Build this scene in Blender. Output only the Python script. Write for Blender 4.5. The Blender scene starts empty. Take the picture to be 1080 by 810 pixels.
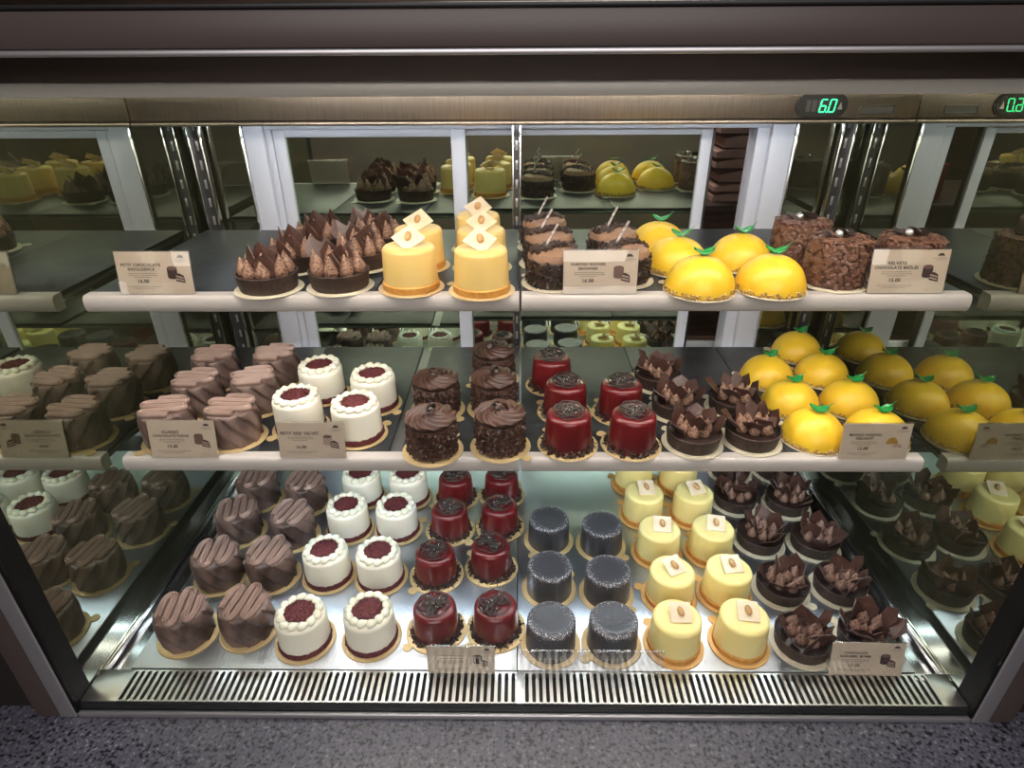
import bpy, bmesh, math, random
from mathutils import Vector, Matrix, noise
R = random.Random(7)
PI = math.pi
S = bpy.context.scene
COL = S.collection

# ------------------------------------------------------------------ helpers
def obj(name, bm, mat, parent=None, smooth=True, angle=0.7):
    me = bpy.data.meshes.new(name)
    bm.normal_update()
    bm.to_mesh(me); bm.free()
    mats = mat if isinstance(mat, (list, tuple)) else [mat]
    for m in mats: me.materials.append(m)
    if smooth:
        for p in me.polygons: p.use_smooth = True
        me.set_sharp_from_angle(angle=angle)
    o = bpy.data.objects.new(name, me); COL.objects.link(o)
    if parent: o.parent = parent
    return o

def thing(name, label, cat, loc=(0, 0, 0), rotz=0, group=None):
    o = bpy.data.objects.new(name, None); COL.objects.link(o)
    o.empty_display_size = .02
    o.location = loc; o.rotation_euler = (0, 0, rotz)
    o['label'] = label; o['category'] = cat
    if group: o['group'] = group
    return o

def tag(o, label, cat, group=None):
    o['label'] = label; o['category'] = cat
    if group: o['group'] = group
    return o

def dup(root, loc, rotz, label, group=None):
    r = root.copy(); COL.objects.link(r)
    r.location = loc; r.rotation_euler = (0, 0, rotz); r['label'] = label
    if group: r['group'] = group
    for ch in list(root.children):
        c = ch.copy(); COL.objects.link(c); c.parent = r
        for g in list(ch.children):
            d = g.copy(); COL.objects.link(d); d.parent = c
    return r

def B(): return bmesh.new()

def box(bm, x0, x1, y0, y1, z0, z1, bev=0, seg=2):
    m = Matrix.Translation(((x0+x1)/2, (y0+y1)/2, (z0+z1)/2)) @ Matrix.Diagonal((x1-x0, y1-y0, z1-z0, 1))
    r = bmesh.ops.create_cube(bm, size=1, matrix=m)
    if bev > 0:
        es = list({e for v in r['verts'] for e in v.link_edges})
        bmesh.ops.bevel(bm, geom=es, offset=bev, segments=seg, affect='EDGES', profile=.5)

def lathe(bm, prof, n=40, fn=None, c=(0, 0)):
    rings = []
    for r, z in prof:
        if r < 1e-6:
            rings.append([bm.verts.new((c[0], c[1], z))])
        else:
            ring = []
            for k in range(n):
                t = 2*PI*k/n; rr, zz = r, z
                if fn: rr, zz = fn(t, r, z)
                ring.append(bm.verts.new((c[0]+rr*math.cos(t), c[1]+rr*math.sin(t), zz)))
            rings.append(ring)
    for a, b in zip(rings, rings[1:]):
        for k in range(n):
            k2 = (k+1) % n
            if len(a) == 1 and len(b) == 1: continue
            if len(a) == 1: f = [a[0], b[k2], b[k]][::-1]; f = [a[0], b[k], b[k2]][::-1]
            elif len(b) == 1: f = [a[k], a[k2], b[0]]
            else: f = [a[k], a[k2], b[k2], b[k]]
            try: bm.faces.new(f)
            except ValueError: pass

def cyl_prof(r, h, bt=.004, bb=.001, r0=None, n=5):
    r0 = r0 or r
    p = [(0, 0), (r0-bb, 0), (r0, bb)]
    for i in range(n+1):
        a = i/n*PI/2
        p.append((r-bt+bt*math.cos(a), h-bt+bt*math.sin(a)))
    p += [(r*.5, h), (0, h)]
    return p

def tube(bm, pts, r, n=6, closed=False, flat=1.0):
    pts = [Vector(p) for p in pts]; N = len(pts); rings = []
    up = Vector((0, 0, 1)); prev = None
    for i, p in enumerate(pts):
        if closed: d = pts[(i+1) % N]-pts[i-1]
        else: d = pts[min(i+1, N-1)]-pts[max(i-1, 0)]
        d.normalize()
        a = d.cross(up)
        if a.length < .05:
            a = prev.copy() if prev else d.cross(Vector((1, 0, 0)))
        a.normalize(); prev = a
        b = a.cross(d).normalized()
        rr = r(i/(N-1)) if callable(r) else r
        rings.append([bm.verts.new(p+a*(rr*math.cos(2*PI*k/n))+b*(rr*flat*math.sin(2*PI*k/n))) for k in range(n)])
    m = N if closed else N-1
    for i in range(m):
        a, b = rings[i], rings[(i+1) % N]
        for k in range(n):
            bm.faces.new((a[k], a[(k+1) % n], b[(k+1) % n], b[k]))
    if not closed:
        bm.faces.new(rings[0][::-1]); bm.faces.new(rings[-1])

def chunk(bm, pos, s, flat=.6, rng=R):
    """an irregular crumb"""
    rot = Matrix.Rotation(rng.uniform(0, 6.28), 3, Vector((rng.uniform(-1, 1), rng.uniform(-1, 1), rng.uniform(-1, 1)+.01)).normalized())
    vs = []
    for x in (-1, 1):
        for y in (-1, 1):
            for z in (-1, 1):
                v = rot @ Vector((x*s*rng.uniform(.35, 1), y*s*rng.uniform(.35, 1), z*s*flat*rng.uniform(.3, 1)))
                vs.append(bm.verts.new(v+Vector(pos)))
    for f in ((0, 1, 3, 2), (4, 6, 7, 5), (0, 4, 5, 1), (2, 3, 7, 6), (0, 2, 6, 4), (1, 5, 7, 3)):
        bm.faces.new([vs[i] for i in f])

def sphere(bm, pos, r, sx=1, sy=1, sz=1, u=14, v=9, rot=None):
    m = Matrix.Translation(pos)
    if rot: m = m @ rot
    bmesh.ops.create_uvsphere(bm, u_segments=u, v_segments=v, radius=r, matrix=m @ Matrix.Diagonal((sx, sy, sz, 1)))

def prism(bm, poly, z0, z1, m=None):
    """extrude a flat polygon (list of xy) between two heights"""
    m = m or Matrix.Identity(4)
    a = [bm.verts.new(m @ Vector((x, y, z0))) for x, y in poly]
    b = [bm.verts.new(m @ Vector((x, y, z1))) for x, y in poly]
    n = len(poly)
    bm.faces.new(a[::-1]); bm.faces.new(b)
    for k in range(n): bm.faces.new((a[k], a[(k+1) % n], b[(k+1) % n], b[k]))

# ------------------------------------------------------------------ materials
def mat(name, c, rough=.5, metal=0, c2=None, scale=40, bump=0, bscale=80, coat=0, sub=0, detail=4, lo=.4, hi=.65, spec=.5, stretch=None, emit=None, es=0):
    m = bpy.data.materials.new(name); m.use_nodes = True
    nt = m.node_tree; b = nt.nodes['Principled BSDF']
    b.inputs['Base Color'].default_value = (*c, 1)
    b.inputs['Roughness'].default_value = rough
    b.inputs['Metallic'].default_value = metal
    b.inputs['Specular IOR Level'].default_value = spec
    if coat:
        b.inputs['Coat Weight'].default_value = coat; b.inputs['Coat Roughness'].default_value = .06
    if sub:
        b.inputs['Subsurface Weight'].default_value = sub
        b.inputs['Subsurface Radius'].default_value = (.01, .007, .004)
        b.inputs['Subsurface Scale'].default_value = .4
    if emit:
        b.inputs['Emission Color'].default_value = (*emit, 1); b.inputs['Emission Strength'].default_value = es
    if c2 or bump:
        tc = nt.nodes.new('ShaderNodeTexCoord'); src = tc.outputs['Object']
        if stretch:
            mp = nt.nodes.new('ShaderNodeMapping'); mp.inputs['Scale'].default_value = stretch
            nt.links.new(src, mp.inputs['Vector']); src = mp.outputs['Vector']
    if c2:
        n = nt.nodes.new('ShaderNodeTexNoise'); n.inputs['Scale'].default_value = scale; n.inputs['Detail'].default_value = detail
        r = nt.nodes.new('ShaderNodeValToRGB')
        r.color_ramp.elements[0].position = lo; r.color_ramp.elements[1].position = hi
        r.color_ramp.elements[0].color = (*c, 1); r.color_ramp.elements[1].color = (*c2, 1)
        nt.links.new(src, n.inputs['Vector']); nt.links.new(n.outputs['Fac'], r.inputs['Fac'])
        nt.links.new(r.outputs['Color'], b.inputs['Base Color'])
    if bump:
        n = nt.nodes.new('ShaderNodeTexNoise'); n.inputs['Scale'].default_value = bscale; n.inputs['Detail'].default_value = 3
        bp = nt.nodes.new('ShaderNodeBump'); bp.inputs['Strength'].default_value = bump; bp.inputs['Distance'].default_value = .002
        nt.links.new(src, n.inputs['Vector']); nt.links.new(n.outputs['Fac'], bp.inputs['Height'])
        nt.links.new(bp.outputs['Normal'], b.inputs['Normal'])
    return m

def pane(name, tint, gloss, base, rough=.0, f0=.04, f1=.7):
    """see-through pane: clear body with a sheen that grows at grazing angles"""
    m = bpy.data.materials.new(name); m.use_nodes = True
    nt = m.node_tree; nt.nodes.clear()
    out = nt.nodes.new('ShaderNodeOutputMaterial'); mx = nt.nodes.new('ShaderNodeMixShader')
    t = nt.nodes.new('ShaderNodeBsdfTransparent'); t.inputs['Color'].default_value = (*tint, 1)
    g = nt.nodes.new('ShaderNodeBsdfGlossy'); g.inputs['Color'].default_value = (*gloss, 1); g.inputs['Roughness'].default_value = rough
    lw = nt.nodes.new('ShaderNodeLayerWeight'); lw.inputs['Blend'].default_value = .5
    pw = nt.nodes.new('ShaderNodeMath'); pw.operation = 'POWER'; pw.inputs[1].default_value = 5
    ma = nt.nodes.new('ShaderNodeMath'); ma.operation = 'MULTIPLY_ADD'; ma.inputs[1].default_value = f1-f0; ma.inputs[2].default_value = f0
    nt.links.new(lw.outputs['Facing'], pw.inputs[0]); nt.links.new(pw.outputs[0], ma.inputs[0])
    nt.links.new(ma.outputs[0], mx.inputs[0]); nt.links.new(t.outputs[0], mx.inputs[1]); nt.links.new(g.outputs[0], mx.inputs[2])
    nt.links.new(mx.outputs[0], out.inputs[0])
    return m

def darkmirror(name, gloss, body, fac, rough=.01):
    m = bpy.data.materials.new(name); m.use_nodes = True
    nt = m.node_tree; nt.nodes.clear()
    out = nt.nodes.new('ShaderNodeOutputMaterial'); mx = nt.nodes.new('ShaderNodeMixShader'); mx.inputs[0].default_value = fac
    d = nt.nodes.new('ShaderNodeBsdfDiffuse'); d.inputs['Color'].default_value = (*body, 1)
    g = nt.nodes.new('ShaderNodeBsdfGlossy'); g.inputs['Color'].default_value = (*gloss, 1); g.inputs['Roughness'].default_value = rough
    nt.links.new(d.outputs[0], mx.inputs[1]); nt.links.new(g.outputs[0], mx.inputs[2]); nt.links.new(mx.outputs[0], out.inputs[0])
    return m

M = {}
M['steel'] = mat('brushed steel', (.50, .48, .45), .32, 1, bump=.12, bscale=90, stretch=(.6, 14, 14))
M['steel_warm'] = mat('warm brushed steel', (.58, .51, .445), .34, 1, c2=(.48, .42, .37), scale=60, stretch=(6, .3, .3), bump=.1, bscale=120)
M['deck'] = mat('satin tray steel', (.50, .54, .60), .30, 1, bump=.25, bscale=60, stretch=(10, .6, 1))
M['pan'] = mat('polished pan steel', (.42, .44, .46), .16, 1)
M['grille'] = mat('grille steel', (.72, .70, .66), .28, 1)
M['chrome'] = mat('chrome', (.75, .75, .74), .12, 1)
M['darksteel'] = mat('dark steel', (.10, .10, .10), .4, .8)
M['alu'] = mat('grey aluminium', (.52, .51, .53), .36, .8)
M['satin'] = mat('satin grey trim', (.80, .77, .73), .36, .2)
M['brown'] = mat('brown laminate', (.062, .046, .042), .42)
M['block'] = mat('black brown cabinet panel', (.016, .011, .010), .5)
M['hood'] = mat('glossy dark brown panel', (.085, .062, .054), .10, 0, coat=.8)
M['black'] = mat('black plastic', (.008, .008, .009), .45)
M['gasket'] = mat('black gasket', (.004, .004, .004), .6, spec=.2)
M['white'] = mat('white door profile', (.60, .61, .68), .4)
M['lip'] = mat('off white shelf profile', (.50, .455, .43), .38)
M['slate'] = mat('dark slate', (.016, .018, .021), .42, c2=(.030, .034, .038), scale=25, bump=.35, bscale=60)
M['shelfsteel'] = mat('shelf panel steel', (.20, .20, .20), .4, .8)
M['front'] = pane('front glass', (.97, .98, .975), (1, 1, 1), None, f0=.016, f1=.5)
M['acrylic'] = pane('clear acrylic', (.95, .95, .95), (1, 1, 1), None, f0=.07, f1=.8)
M['side'] = darkmirror('dark reflective side glass', (.94, 1.0, .84), (.026, .026, .015), .36)
M['door'] = pane('tinted reflective door glass', (.34, .34, .31), (.84, 1.0, .76), None, f0=.52, f1=.85)
M['led'] = mat('lamp tube warm', (1, 1, 1), .5, emit=(1, .90, .78), es=50)
M['led_mid'] = mat('lamp tube neutral', (1, 1, 1), .5, emit=(1, .93, .86), es=33)
M['led_low'] = mat('lamp tube cool', (1, 1, 1), .5, emit=(.80, .91, 1), es=30)
M['led_added'] = mat('added rear lamp', (1, 1, 1), .5, emit=(.88, .94, 1), es=14)  # glow for the tube added behind the header
M['green'] = mat('green digits', (0, .1, .03), .5, emit=(.05, 1, .35), es=3.0)
M['gold'] = mat('gold card', (.72, .53, .27), .38, .35, bump=.1, bscale=300)
M['silver'] = mat('cream card', (.74, .66, .50), .4, .15, bump=.1, bscale=300)
M['gold_bounce'] = mat('gold card with orange bounce', (.76, .46, .17), .38, .35, bump=.1, bscale=300)  # gold card, with light bounced off the cakes painted in as orange
M['paper'] = mat('printed card stock', (.74, .61, .48), .6, c2=(.69, .56, .44), scale=30)
M['ink'] = mat('dark brown ink', (.05, .035, .03), .6)
M['ink_soft'] = mat('soft brown ink', (.26, .20, .16), .6)
M['ink_pink'] = mat('faint pink ink', (.55, .42, .35), .6)
M['pic_choc'] = mat('printed chocolate', (.06, .03, .028), .6)
M['pic_mid'] = mat('printed mocha', (.20, .11, .09), .6)
M['pic_light'] = mat('printed cream', (.50, .36, .30), .6)
M['pic_yellow'] = mat('printed mango', (.48, .28, .06), .6)

M['tart'] = mat('chocolate tart crust', (.030, .014, .010), .6, c2=(.055, .028, .019), scale=120, bump=.5, bscale=220)
M['ganache'] = mat('dark ganache', (.022, .012, .010), .28)
M['meringue'] = mat('cocoa dusted cream', (.31, .175, .115), .55, c2=(.07, .03, .02), scale=420, detail=2, lo=.49, hi=.60, sub=.1)
M['mocha_peak'] = mat('dark mocha cream', (.24, .135, .10), .5, c2=(.07, .034, .024), scale=380, detail=2, lo=.52, hi=.64)
M['shard'] = mat('chocolate sheet', (.060, .026, .019), .38, c2=(.085, .04, .03), scale=90, bump=.15, bscale=200)
M['mango'] = mat('pale yellow glaze', (.82, .57, .19), .38, c2=(.85, .61, .23), scale=18, sub=.15)
M['lemon'] = mat('lemon glaze', (.92, .76, .30), .36, c2=(.93, .79, .36), scale=18, sub=.15)
M['biscuit'] = mat('orange biscuit base', (.56, .24, .04), .6, c2=(.66, .34, .08), scale=160, bump=.4, bscale=260)
M['plaque'] = mat('white chocolate plaque', (.80, .64, .44), .4, c2=(.85, .72, .54), scale=60, sub=.1)
M['nut'] = mat('roasted nut', (.46, .24, .08), .45, c2=(.56, .33, .14), scale=120)
M['brownie'] = mat('nut studded chocolate', (.022, .012, .009), .42, c2=(.15, .085, .05), scale=190, detail=3, lo=.56, hi=.72, bump=.6, bscale=200)
M['crumb'] = mat('dark chocolate crumb', (.030, .015, .011), .45, c2=(.055, .028, .02), scale=80)
M['mousse'] = mat('tan mousse', (.29, .165, .10), .55, c2=(.22, .12, .07), scale=50, sub=.1)
M['stick'] = mat('pale striped stick', (.55, .50, .48), .4, c2=(.12, .07, .06), scale=50, detail=0, stretch=(1, 1, 4))
M['dome'] = mat('mango glaze', (.88, .58, .035), .36, c2=(.86, .52, .026), scale=28, coat=.0, sub=.12)
M['domenut'] = mat('chopped nut crumb', (.62, .40, .13), .55, c2=(.28, .15, .05), scale=150)
M['leaf'] = mat('green chocolate leaf', (.015, .22, .045), .28, c2=(.03, .33, .07), scale=60, coat=.3)
M['curlchip'] = mat('milk chocolate shavings', (.115, .050, .030), .42, c2=(.17, .08, .052), scale=40)
M['brulee'] = mat('chocolate mousse', (.07, .03, .02), .5)
M['pearl'] = mat('silver sugar pearl', (.80, .79, .77), .22, .7)
M['fudge'] = mat('milk fudge sheet', (.20, .13, .108), .42, c2=(.05, .028, .023), scale=38, lo=.38, hi=.66, stretch=(1, 1, .45), sub=.05)
M['ribbon'] = mat('mocha buttercream', (.37, .25, .21), .48, c2=(.31, .205, .17), scale=60, sub=.08)
M['cream'] = mat('white cream', (.88, .83, .70), .45, c2=(.90, .86, .75), scale=30, sub=.2)
M['cream_pipe'] = mat('piped white cream', (.88, .85, .70), .45, sub=.2)
M['redcrumb'] = mat('red velvet crumb', (.075, .010, .013), .75, c2=(.15, .024, .027), scale=260, bump=.7, bscale=330)
M['darkcurl'] = mat('dark chocolate curls', (.045, .020, .014), .38, c2=(.085, .04, .028), scale=60)
M['swirl'] = mat('piped chocolate cream', (.075, .033, .022), .40, c2=(.055, .025, .017), scale=40, sub=.05)
M['red'] = mat('red mirror glaze', (.14, .009, .011), .28, c2=(.10, .007, .010), scale=15, coat=.2)
M['lace'] = mat('chocolate lace', (.022, .013, .011), .45, c2=(.06, .045, .04), scale=120)
M['fleck'] = mat('sugar fleck', (.75, .70, .62), .4)

def dusted():
    m = mat('sugar dusted chocolate', (.022, .018, .020), .34, coat=.15, spec=.5, bump=.25, bscale=160)
    nt = m.node_tree; b = nt.nodes['Principled BSDF']
    tc = nt.nodes.new('ShaderNodeTexCoord')
    sp = nt.nodes.new('ShaderNodeSeparateXYZ'); nt.links.new(tc.outputs['Object'], sp.inputs[0])
    cb = nt.nodes.new('ShaderNodeCombineXYZ'); nt.links.new(sp.outputs[0], cb.inputs[0]); nt.links.new(sp.outputs[1], cb.inputs[1])
    ln = nt.nodes.new('ShaderNodeVectorMath'); ln.operation = 'LENGTH'; nt.links.new(cb.outputs[0], ln.inputs[0])
    rr = nt.nodes.new('ShaderNodeMapRange'); rr.inputs[1].default_value = .019; rr.inputs[2].default_value = .034; nt.links.new(ln.outputs['Value'], rr.inputs[0])
    zz = nt.nodes.new('ShaderNodeMapRange'); zz.inputs[1].default_value = .040; zz.inputs[2].default_value = .054; nt.links.new(sp.outputs[2], zz.inputs[0])
    mu = nt.nodes.new('ShaderNodeMath'); mu.operation = 'MULTIPLY'; nt.links.new(rr.outputs[0], mu.inputs[0]); nt.links.new(zz.outputs[0], mu.inputs[1])
    n = nt.nodes.new('ShaderNodeTexNoise'); n.inputs['Scale'].default_value = 560; n.inputs['Detail'].default_value = 1; nt.links.new(tc.outputs['Object'], n.inputs['Vector'])
    ad = nt.nodes.new('ShaderNodeMath'); ad.operation = 'MULTIPLY_ADD'; ad.inputs[1].default_value = .26; nt.links.new(mu.outputs[0], ad.inputs[0]); nt.links.new(n.outputs['Fac'], ad.inputs[2])
    r = nt.nodes.new('ShaderNodeValToRGB'); r.color_ramp.elements[0].position = .735; r.color_ramp.elements[1].position = .83
    r.color_ramp.elements[0].color = (.036, .036, .045, 1); r.color_ramp.elements[1].color = (.50, .48, .50, 1)  # bluish base colour stands in for cool light reflected off the chocolate
    nt.links.new(ad.outputs[0], r.inputs['Fac']); nt.links.new(r.outputs['Color'], b.inputs['Base Color'])
    return m
M['dusted'] = dusted()

def granite():
    m = mat('speckled grey stone', (.10, .098, .115), .30, bump=.05, bscale=300)
    nt = m.node_tree; b = nt.nodes['Principled BSDF']
    tc = nt.nodes.new('ShaderNodeTexCoord')
    v = nt.nodes.new('ShaderNodeTexNoise'); v.inputs['Scale'].default_value = 210; v.inputs['Detail'].default_value = 1.5
    r = nt.nodes.new('ShaderNodeValToRGB'); e = r.color_ramp.elements
    e[0].position = .36; e[0].color = (.012, .012, .014, 1); e[1].position = .43; e[1].color = (.072, .072, .098, 1)
    x = e.new(.64); x.color = (.105, .10, .125, 1); x = e.new(.74); x.color = (.22, .21, .23, 1)
    nt.links.new(tc.outputs['Object'], v.inputs['Vector']); nt.links.new(v.outputs['Fac'], r.inputs['Fac']); nt.links.new(r.outputs['Color'], b.inputs['Base Color'])
    return m
M['granite'] = granite()
M['wood'] = mat('dark walnut', (.030, .017, .011), .5, c2=(.06, .034, .022), scale=8, stretch=(1, 1, 12))
M['roomdark'] = mat('dark plaster', (.03, .026, .024), .8)
M['shopwall'] = mat('warm brown wall', (.28, .215, .185), .7)
M['floor'] = mat('dark floor tile', (.05, .045, .042), .5)
M['bag'] = mat('brown kraft paper', (.46, .30, .24), .65, c2=(.36, .225, .175), scale=20)
M['redbox'] = mat('red carton', (.36, .04, .025), .5)
M['tealbox'] = mat('pale teal carton', (.30, .42, .40), .5)

# ------------------------------------------------------------------ layout numbers
ZD, ZM, ZT = .0215, .2722, .5113        # surfaces the cakes stand on
W = .60                                  # half width inside
YB = .655                                # rear doors

# ------------------------------------------------------------------ camera
cam = bpy.data.cameras.new('camera'); co = bpy.data.objects.new('camera', cam); COL.objects.link(co)
f, th, ps, ro = 640.8209, .4877, .0129, -.0057
c_, s_ = math.cos(ps), math.sin(ps)
F = Vector((-s_*math.cos(th), c_*math.cos(th), -math.sin(th))); Rv = Vector((c_, s_, 0)); U = Rv.cross(F)
R2 = Rv*math.cos(ro)+U*math.sin(ro); U2 = -Rv*math.sin(ro)+U*math.cos(ro)
co.matrix_world = Matrix(((R2.x, U2.x, -F.x, -.0023), (R2.y, U2.y, -F.y, -.5162), (R2.z, U2.z, -F.z, .7823), (0, 0, 0, 1)))
cam.sensor_width = 36; cam.sensor_fit = 'HORIZONTAL'; cam.lens = f/1080*36; cam.clip_start = .02
S.camera = co

# ------------------------------------------------------------------ setting behind and in front
def struct(name, bm, m):
    o = obj(name, bm, m, smooth=False); o['kind'] = 'structure'; return o
b = B(); box(b, -2.5, 2.5, -2.6, 2.6, -.96, -.94); struct('floor', b, M['floor'])
b = B(); box(b, -2.5, 2.5, 2.2, 2.24, -.94, 1.9); struct('wall_back', b, M['wood'])
b = B(); box(b, -2.5, 2.5, -2.6, 2.24, 1.9, 1.94); struct('ceiling', b, M['roomdark'])
b = B(); box(b, -2.54, -2.5, -2.6, 2.24, -.94, 1.9); struct('wall_left', b, M['roomdark'])
b = B(); box(b, 2.5, 2.54, -2.6, 2.24, -.94, 1.9); struct('wall_right', b, M['roomdark'])
b = B(); box(b, -2.5, 2.5, -2.64, -2.6, -.94, 1.9); struct('wall_front', b, M['shopwall'])

# stone ledge and the plinth the case stands on
ct = thing('stone_counter', 'speckled dark grey stone ledge running in front of the cake display', 'counter', (0, 0, -.94))
b = B(); box(b, -1.6, 1.6, -.26, .72, .905, .935, .004); obj('countertop', b, M['granite'], ct)
b = B(); box(b, -1.58, 1.58, -.22, .70, 0, .905, .003); obj('counter_base', b, M['brown'], ct)

# ------------------------------------------------------------------ display case
case = thing('display_case', 'glass fronted refrigerated cake display with steel trim and brown frame', 'display case', (0, 0, 0))
def part(name, m, fn, parent=case, smooth=True):
    b = B(); fn(b); return obj(name, b, m, parent, smooth)
# base pan and bottom rail
part('base_pan', M['pan'], lambda b: box(b, -.66, .66, .02, .70, -.005, .004, .001))
part('bottom_rail', M['alu'], lambda b: box(b, -.602, .602, -.0035, .0025, -.005, .0045, .002, 3))
part('rail_gap', M['black'], lambda b: box(b, -.600, .600, .0030, .0046, .0046, .0150))
# front glass
part('front_glass', M['front'], lambda b: box(b, -.5995, .5995, -.0015, .0015, .0047, .788))
# corner posts, brown outer posts
for s in (-1, 1):
    def post(b, s=s):
        x0, x1 = sorted((s*.6035, s*.6275)); box(b, x0, x1, -.004, .012, -.005, .80, .003, 3)
    part('frame_post', M['alu'], post)
    def post2(b, s=s):
        x0, x1 = sorted((s*.628, s*.660)); box(b, x0, x1, -.003, .05, -.005, .80, .003)
    part('outer_post', M['brown'], post2)
    def gk(b, s=s):
        x0, x1 = sorted((s*.5998, s*.6033)); box(b, x0, x1, -.003, .0298, .0046, .785)
    part('glass_edge_strip', M['gasket'], gk)
    def sp(b, s=s):
        x0, x1 = sorted((s*.600, s*.606)); box(b, x0, x1, .03, YB+.02, .004, .785)
    def ba(b, s=s):
        x0, x1 = sorted((s*.5955, s*.5997)); box(b, x0, x1, .056, YB-.002, .0045, .0150, .0006)
    part('base_angle', M['chrome'], ba)
    o = part('side_glass', M['side'], sp, smooth=False); o['label'] = 'dark reflective end glass'
    def ep(b, s=s):
        x0, x1 = sorted((s*.607, s*.66)); box(b, x0, x1, .052, .70, -.005, .80, .002)
    part('end_panel', M['brown'], ep)
# canopy
part('canopy_fascia', M['brown'], lambda b: box(b, -.66, .66, -.02, -.003, .7915, .8155, .0015))
part('fascia_trim', M['alu'], lambda b: box(b, -.66, .66, -.0205, -.004, .7868, .7912, .0015, 3))
part('fascia_cap', M['black'], lambda b: box(b, -.66, .66, -.0205, .0, .8158, .8195, .0015))
part('canopy_top', M['black'], lambda b: box(b, -.66, .66, .0, .70, .803, .818, .002))
part('light_hood', M['hood'], lambda b: box(b, -.600, .600, .086, .100, .7672, .803))
part('hood_trim', M['satin'], lambda b: (box(b, -.5995, .5995, .083, .100, .7552, .7670, .0014, 3)))
part('hood_housing', M['white'], lambda b: box(b, -.600, .600, .101, .49, .775, .802))
part('lamp_tube', M['led'], lambda b: (box(b, -.56, -.01, .150, .166, .7655, .7735, .003), box(b, .01, .56, .150, .166, .7655, .7735, .003)))
# rear header
part('header', M['steel_warm'], lambda b: box(b, -.5995, .5995, .4931, .50, .7045, .80, .001))
part('header_lip', M['steel_warm'], lambda b: box(b, -.5995, .5995, .4895, .53, .6965, .7028, .0022, 3))
part('header_soffit', M['white'], lambda b: box(b, -.5995, .5995, .531, .70, .7005, .7060))
part('added_rear_lamp', M['led_added'], lambda b: box(b, -.55, .55, .545, .557, .6945, .7003, .002))  # unseen tube added to brighten the jambs and back rows

# thermometer display
dsp = part('thermometer_display', M['black'], lambda b: None)
bpy.data.objects.remove(dsp)
b = B()
pl = []
for k in range(12): a = PI/2+PI*k/11; pl.append((-.022+.0165*math.cos(a), .0165*math.sin(a)))
for k in range(12): a = -PI/2+PI*k/11; pl.append((.022+.0165*math.cos(a), .0165*math.sin(a)))
mm = Matrix.Translation((.4525, .4931, .7215)) @ Matrix.Rotation(PI/2, 4, 'X')
prism(b, pl, 0, .003, mm)
prism(b, [(x*.93, y*.86) for x, y in pl], .003, .0042, mm)
dsp = obj('thermometer_display', b, M['black'], case)
def seg7(b, ch, ox, s=1.0):
    w, h, t = .0085*s, .017*s, .0016*s
    segs = {'a': (0, h/2, 1), 'b': (w/2, h/4, 0), 'c': (w/2, -h/4, 0), 'd': (0, -h/2, 1), 'e': (-w/2, -h/4, 0), 'f': (-w/2, h/4, 0), 'g': (0, 0, 1)}
    for k in {'6': 'acdefg', '0': 'abcdef'}[ch]:
        x, y, hz = segs[k]
        lx, ly = (w/2-.0006, t/2) if hz else (t/2, h/4-.0006)
        P = [(-lx, -ly), (lx, -ly), (lx, ly), (-lx, ly)]
        prism(b, [(ox+x+px+.12*(y+py), y+py) for px, py in P], .0042, .0048, mm)
b = B(); seg7(b, '6', .0015); seg7(b, '0', .0150)
prism(b, [(.0066, -.0096), (.0086, -.0096), (.0086, -.0078), (.0066, -.0078)], .0042, .0048, mm)
o = obj('digits', b, M['green'], dsp, smooth=False); o['label'] = 'glowing green 6.0 digits'
b = B(); prism(b, [(.0235, -.005), (.0305, -.005), (.027, .005)], .0042, .0047, mm); obj('arrow_mark', b, M['steel'], dsp, smooth=False)
b = B()
for q in range(3): prism(b, [(-.024+q*.009, -.008), (-.0175+q*.009, -.008), (-.0175+q*.009, .008), (-.024+q*.009, .008)], .0042, .0044, mm)
obj('unlit_digit_field', b, M['darksteel'], dsp, smooth=False)
# small framed plate
b = B(); X0, X1, Z0, Z1, t = .512, .562, .709, .7215, .0016
for q in ((X0, X1, Z0, Z0+t), (X0, X1, Z1-t, Z1), (X0, X0+t, Z0, Z1), (X1-t, X1, Z0, Z1)): box(b, q[0], q[1], .4905, .4931, q[2], q[3])
np_ = obj('maker_plate', b, M['chrome'], case)
b = B(); box(b, X0+t, X1-t, .4920, .4931, Z0+t, Z1-t); obj('plate_inset', b, M['darksteel'], np_, smooth=False)

# rear wall: white jambs, fixed dark glass, slotted uprights, sliding doors
ZJ0, ZJ1 = .03, .688
def rearpart(name, m, boxes, parent=case, bev=.0015):
    b = B()
    for q in boxes: box(b, *q, bev)
    return obj(name, b, m, parent)
rearpart('door_jamb', M['white'], [(-.497, -.462, YB-.004, YB+.05, ZJ0, ZJ1), (-.462, -.450, YB+.006, YB+.05, ZJ0, ZJ1)])
rearpart('door_jamb', M['white'], [(.448, .488, YB-.004, YB+.05, ZJ0, ZJ1), (.425, .448, YB+.006, YB+.05, ZJ0, ZJ1)])
rearpart('door_track', M['white'], [(-.462, .448, YB+.004, YB+.05, .676, .688)])
rearpart('door_track', M['white'], [(-.462, .448, YB+.004, YB+.05, .022, .034)])
for x0, x1 in ((-.600, -.503), (.496, .600)):
    o = rearpart('rear_corner_glass', M['side'], [(x0, x1, YB, YB+.012, .022, .69)], bev=0); o['label'] = 'dark fixed glass beside the sliding doors'
rearpart('edge_strip', M['chrome'], [(-.5025, -.4975, YB-.008, YB+.02, .022, .69)])
rearpart('edge_strip', M['chrome'], [(.4885, .4935, YB-.008, YB+.02, .022, .69)])
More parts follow.
